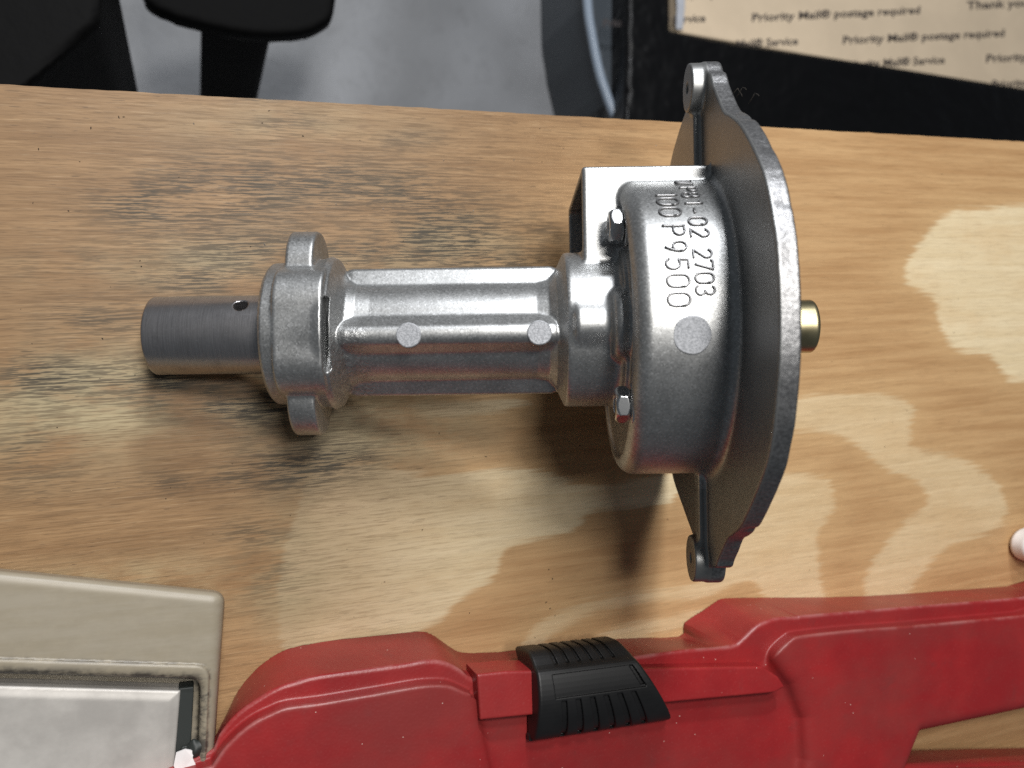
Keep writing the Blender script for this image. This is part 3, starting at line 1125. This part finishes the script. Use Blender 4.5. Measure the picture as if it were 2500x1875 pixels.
# latch
lb0, lb1 = W(1293, 1797, 232), W(1633, 1757, 232)
lt0, lt1 = W(1252, 1602, 240), W(1522, 1575, 240)
LX0, LX1, LYB = lb0[0], lb1[0], 0.5 * (lb0[1] + lb1[1])
LYT = 0.5 * (lt0[1] + lt1[1])
LSK = (lb1[0] - lt1[0]) / (LYT - LYB)
LLEN = LX1 - LX0
LDEP = LYT - LYB
prof = smooth_poly([(0, 216), (0, 244), (14, 266), (45, 284), (90, 297), (135, 299), (185, 286), (LDEP - 22, 262), (LDEP, 232), (LDEP + 4, 200), (LDEP - 8, 130), (LDEP - 22, 118), (LDEP - 60, 150), (100, 200), (30, 212)], 4)
def f_latch(x, y, z):
    yy = y - LYB
    xs = (x - LX0 + 0 * yy) / (1 - LSK * np.clip(yy, 0, 400) / LLEN)
    d = poly2(yy, z, prof)
    dx = np.abs(xs - LLEN / 2) - LLEN / 2
    bul = 10 * np.clip((yy - 60) / 120, 0, 1)
    d = smax(d, dx + 0 * bul, 12)
    ps = poly2(yy, z, prof)
    # finger ribs: six grooves across the lower half, six notches on the shoulder
    gro = np.full(np.broadcast(xs, yy, z).shape, 1e3)
    for k in range(6):
        cx = LLEN * (0.205 + 0.117 * k)
        gr = np.maximum(np.abs(xs - cx) - 8.5, np.abs(yy - 58) - 56)
        gro = np.minimum(gro, np.maximum(gr, -(ps + 8.5)))
        g2 = np.maximum(np.abs(xs - (cx + 6)) - 7.0, np.abs(yy - LDEP * 0.96) - LDEP * 0.07)
        gro = np.minimum(gro, np.maximum(g2, -(ps + 8.0)))
    d = smax(d, -gro, 4)
    pan = np.maximum(np.abs(xs - LLEN * 0.53) - LLEN * 0.39, np.abs(yy - LDEP * 0.68) - LDEP * 0.13)
    pan = np.maximum(pan, -(ps + 6))
    d = smax(d, -pan, 3)
    slot = np.maximum(np.abs(xs - LLEN * 0.905) - 7, np.abs(yy - LDEP * 0.68) - LDEP * 0.11)
    d = smax(d, -np.maximum(slot, -(ps + 13)), 3)
    lip = rbox3(x, yy, z, (LX0 - 3, -6, 214), (LX1 + 2, 12, 236), 4)
    return smin(d, lip, 3)


la = sdf_obj('latch', f_latch, (LX0 - 10, LYB - 12, 84), (LX1 + 8, LYT + 10, 308), 2.6, M_BLACK, case_o, Mc)
la['label'] = 'black ribbed plastic latch'

# ------------------------------------------------------------------ cream box, bottom left
HB = 205.0
box_o = empty('plastic_box', (-950, -750, 0), 'soiled cream plastic box with a grey cover panel at the left end', 'box')
cT = W(548, 1448, HB)
cR = W(508, 1875, HB)
cL = W(0, 1393, HB)
TOP_w = np.array([cT[:2], (cR[0] - 10, cR[1] - 300), (-1700, cR[1] - 300), cL[:2] + (cL[:2] - cT[:2]) * 0.8])
IN0 = W(488, 1662, HB)
REC_w = np.array([IN0[:2], (IN0[0] - 14, IN0[1] - 500), (-1700, IN0[1] - 500), W(0, 1648, HB)[:2] + (W(0, 1648, HB)[:2] - IN0[:2]) * 0.8])
LIP_w = np.array([W(513, 1622, HB)[:2], W(500, 1900, HB)[:2] + np.array([-6, -200]), (-1720, -1300), W(0, 1606, HB)[:2] + (W(0, 1606, HB)[:2] - W(513, 1622, HB)[:2]) * 0.8])


TOP_w, REC_w, LIP_w = round_poly(TOP_w, 26), round_poly(REC_w, 24), round_poly(LIP_w, 30)


def f_box(x, y, z):
    d2 = poly2(x, y + (HB - z) * 0.24, TOP_w) - (HB - z) * 0.04
    d = smax(d2, z - HB, 30)
    lip = poly2(x, y, LIP_w)
    raised = smax(lip, z - (HB + 7), 9)
    d = smin(d, raised, 3)
    rec = smax(poly2(x, y, REC_w), (HB - 70) - z, 4)
    d = smax(d, -rec, 26)
    return np.maximum(d, 1.5 - z)


bx = sdf_obj('box_shell', f_box, (-1500, -1120, -2), (cT[0] + 40, cL[1] + 30, HB + 16), 4.5, M_CREAM, box_o, Matrix.Translation(-box_o.location))
vv = np.empty(len(bx.data.vertices) * 3)
bx.data.vertices.foreach_get('co', vv)
vv = vv.reshape(-1, 3) / U
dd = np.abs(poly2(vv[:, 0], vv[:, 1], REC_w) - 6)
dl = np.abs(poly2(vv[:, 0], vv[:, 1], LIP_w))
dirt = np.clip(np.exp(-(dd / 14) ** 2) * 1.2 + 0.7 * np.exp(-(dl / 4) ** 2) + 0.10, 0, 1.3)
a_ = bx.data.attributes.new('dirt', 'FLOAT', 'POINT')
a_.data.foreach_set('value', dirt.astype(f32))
PAN0 = W(441, 1688, HB - 8)
PAN_w = np.array([PAN0[:2], W(420, 1875, HB - 8)[:2] + np.array([-15, -260]), (-1700, -1300), W(0, 1676, HB - 8)[:2] + (W(0, 1676, HB - 8)[:2] - PAN0[:2]) * 0.8])


def f_pan(x, y, z):
    d2 = poly2(x, y, PAN_w)
    e = np.clip(-d2 / 26, 0, 1)
    top = HB - 13 + 5 * (e * e * (3 - 2 * e)) + 1.5 * np.sin(x * 0.011 + 1) * np.sin(y * 0.013)
    return np.maximum(smax(d2, (z - top) * 0.85, 6), HB - 80 - z)


pn = sdf_obj('cover_panel', f_pan, (-1500, -1120, HB - 84), (PAN0[0] + 20, PAN0[1] + 60, HB + 8), 4.5, M_PANEL, box_o, Matrix.Translation(-box_o.location))
pn['label'] = 'shiny grey recessed cover panel'
G0, G1 = W(452, 1690, HB - 22), W(476, 1900, HB - 22)


def f_gask(x, y, z):
    gx0 = np.interp(y, [-1120, G1[1], G0[1]], [G1[0] - 40, G1[0] - 30, G0[0] + 2])
    d = np.maximum(np.abs(x - gx0) - 17, z - (HB - 20))
    d = np.maximum(d, y - (G0[1] + 12))
    return np.maximum(d, HB - 66 - z)


sdf_obj('gasket', f_gask, (G1[0] - 130, -1120, HB - 70), (G0[0] + 60, G0[1] + 30, HB), 4.0, M_GASKET, box_o, Matrix.Translation(-box_o.location))


def lump(name, cx, cy, cz, r, mat, seed, parent):
    rg = np.random.default_rng(seed)
    k = rg.normal(0, 1, (6, 3))
    ph_ = rg.uniform(0, 6, 6)

    def f(x, y, z):
        d = np.sqrt(((x - cx) / r[0]) ** 2 + ((y - cy) / r[1]) ** 2 + ((z - cz) / r[2]) ** 2) - 1
        w = 0
        for i in range(6):
            w = w + np.sin((k[i, 0] * (x - cx) + k[i, 1] * (y - cy) + k[i, 2] * (z - cz)) / min(r) * 1.1 + ph_[i])
        return (d + 0.07 * w) * min(r)
    m = 1.5
    return sdf_obj(name, f, (cx - r[0] * m, cy - r[1] * m, cz - r[2] * m), (cx + r[0] * m, cy + r[1] * m, cz + r[2] * m), 2.2, mat, parent, Matrix.Translation(-parent.location))


sx = W(478, 1832, HB)
lump('torn_seal', sx[0], sx[1], HB - 10, (30, 26, 16), M_GASKET, 3, box_o)
sc_px = [(430, 1838), (452, 1828), (474, 1834), (470, 1850), (478, 1866), (462, 1890), (436, 1896), (424, 1868)]
top_ = [np.append(p, HB + 4 + 3 * math.sin(i_ * 2.1)) for i_, p in enumerate(Wxy(sc_px, HB + 4))]
bot_ = [p - np.array([0, 0, 5]) for p in top_]
nn = len(sc_px)
mesh_obj('peeled_scrap', top_ + bot_, [tuple(range(nn))[::-1], tuple(range(nn, 2 * nn))] + [(k, (k + 1) % nn, nn + (k + 1) % nn, nn + k) for k in range(nn)], M_WHITE, box_o, None, False, Matrix.Translation(-box_o.location))

# ------------------------------------------------------------------ white object at the right edge
wc = W(2518, 1330, 40)


def f_cap(x, y, z):
    d = np.sqrt(((x - wc[0]) / 1.25) ** 2 + (y - wc[1]) ** 2)
    return extr(d - 62, z, 1.0, 84, 24)


cp = sdf_obj('white_cap', f_cap, (wc[0] - 90, wc[1] - 74, -4), (wc[0] + 90, wc[1] + 74, 90), 4, M_WHITE)
tag(cp, 'rounded white plastic cap at the right edge of the plywood', 'cap')

# ------------------------------------------------------------------ behind the bench
FLOOR = -5600.0


def prism(name, poly_px, h, h0, r, mat, step, parent=None, draft=0.0):
    Pw = Wxy(poly_px, h)

    def f(x, y, z):
        d2 = poly2(x, y, Pw) + r + (h - z) * draft
        d = smax(d2 - r, z - h, max(r, 1) * 1.4)
        return np.maximum(d, h0 - z)
    lo = (Pw[:, 0].min() - 60, Pw[:, 1].min() - 60, h0 - 2 * step)
    hi = (Pw[:, 0].max() + 60, Pw[:, 1].max() + 60, h + 2 * step)
    return sdf_obj(name, f, lo, hi, step, mat, parent, Matrix.Translation(-parent.location) if parent else None, 1)


fl_v = [(-16000, -9000, FLOOR), (22000, -9000, FLOOR), (22000, 22000, FLOOR), (-16000, 22000, FLOOR)]
flo = mesh_obj('floor', fl_v, [(0, 1, 2, 3)], M_FLOOR, None, None, False)
tag(flo, 'grey mottled concrete floor behind the bench', None, None, 'structure')

o = prism('black_cabinet', [(246, -260), (246, 0), (241, 56), (87, 187), (-260, 470), (-700, 300), (-500, -260)], -1700, FLOOR, 14, M_DARK, 46)
tag(o, 'matt black box standing behind the bench at the far left', 'cabinet')

stool = empty('stool', tuple(np.append(Wxy([(590, 30)], -3300)[0], FLOOR)), 'black stool with rounded seat standing on the concrete floor', 'stool')
prism('seat', smooth_poly([(330, -330), (340, -60), (380, 20), (560, 74), (700, 84), (790, 60), (822, -10), (825, -330)], 3), -3300, -3440, 36, M_DARK, 30, stool)
prism('pedestal', [(490, 40), (664, 70), (664, -60), (500, -60)], -3430, FLOOR, 20, M_DARK, 40, stool)

tote = empty('storage_tote', tuple(np.append(Wxy([(1500, 60)], -4500)[0], FLOOR)), 'slate blue plastic tote with a highlight painted along its rim beside the black crate', 'tote')
prism('tote_body', [(1432, -260), (1436, 0), (1452, 110), (1478, 220), (1530, 320), (1560, 330), (1560, -260)], -4500, FLOOR, 18, M_SLATE, 40, tote)
rim_pts = [W(a, b, -4480) for a, b in ((1428, -200), (1434, 0), (1446, 90), (1462, 170), (1478, 222), (1506, 290), (1560, 350))]
rim_pts = smooth_poly(np.array(rim_pts), 6, False)
v, q = tubes([(rim_pts, np.tile([0, 0, 1.0], (len(rim_pts), 1)))], 42, 12)
M_RIMP = mat_simple('slate_rim_highlight', (0.30, 0.36, 0.44), 0.25, 0, 0.05, 60, 0.1)  # pale colour paints in the highlight on the tote's rounded edge
mesh_obj('tote_rim', v, q, M_RIMP, tote, None, True, Matrix.Translation(-tote.location))

o = prism('black_crate', [(1512, 420), (1530, 250), (1534, -260), (1636, -260), (1637, 72), (1800, 104), (2160, 158), (2500, 213), (2960, 285), (3300, 900), (1700, 620)], -4200, FLOOR, 26, M_CRATE, 44)
tag(o, 'black plastic crate holding the cardboard box behind the bench', 'crate')

HCB = -4320.0
card = empty('cardboard_box', tuple(np.append(Wxy([(2100, 0)], HCB)[0], HCB - 900)), 'tan cardboard mailing box printed with rows of postage text', 'cardboard box')
prism('carton', [(1650, -300), (1652, 78), (2160, 166), (2960, 300), (3100, -300)], HCB, HCB - 900, 6, M_CARD, 32, card)
t0, t1 = W(1638, -300, HCB + 4), W(1650, 72, HCB + 4)
tp = Wxy([(1634, -300), (1672, -300), (1670, 20), (1664, 74), (1648, 72), (1650, 20)], HCB + 4)
mesh_obj('clear_tape', [(p[0], p[1], HCB + 12 + random.uniform(0, 14)) for p in tp], [tuple(range(6))], M_TAPE, card, None, False, Matrix.Translation(-card.location))

# printed text: each run is laid along its own baseline on the box top
def printed(txt, p_left, p_right, cap_px):
    a = W(*p_left, HCB + 3)
    b = W(*p_right, HCB + 3)
    up = W(p_left[0] + 0.06 * cap_px, p_left[1] - cap_px, HCB + 3) - a
    cu = bpy.data.curves.new('printed_text', 'FONT')
    cu.body = txt
    cu.size = 1.0
    cu.offset = 0.022
    cu.resolution_u = 2
    ob = bpy.data.objects.new('tmp', cu)
    COL.objects.link(ob)
    dg = bpy.context.evaluated_depsgraph_get()
    me = bpy.data.meshes.new_from_object(ob.evaluated_get(dg))
    bpy.data.objects.remove(ob)
    n = len(me.vertices)
    co = np.empty(n * 3)
    me.vertices.foreach_get('co', co)
    co = co.reshape(-1, 3)
    wdt = co[:, 0].max()
    ex = (b - a) / wdt
    ey = up / 0.72
    P = a[None] + co[:, :1] * ex[None] + co[:, 1:2] * ey[None]
    P -= np.array(card.location) / U
    me.vertices.foreach_set('co', (P * U).reshape(-1))
    me.materials.clear()
    me.materials.append(M_INK)
    me.update()
    o2 = bpy.data.objects.new('printed_text', me)
    link(o2, card)
    return o2


printed('Priority Mail® postage required', (1834, 52), (2246, 32), 20)
printed('Priority Mail® postage required', (2056, 107), (2452, 88), 20)
printed('Priority Mail® postage required', (2406, 152), (2800, 133), 20)
printed('Thank you for using', (2360, 22), (2640, 8), 20)
printed('Priority Mail® Service', (1470, 66), (1722, 52), 20)
printed('Priority Mail® Service', (1700, 122), (1948, 108), 20)
printed('Priority Mail® Service', (2060, 167), (2306, 154), 20)
printed('Priority Mail® Service', (2420, 215), (2660, 202), 20)
printed('Thank you for using', (1660, -4), (1740, -8), 20)
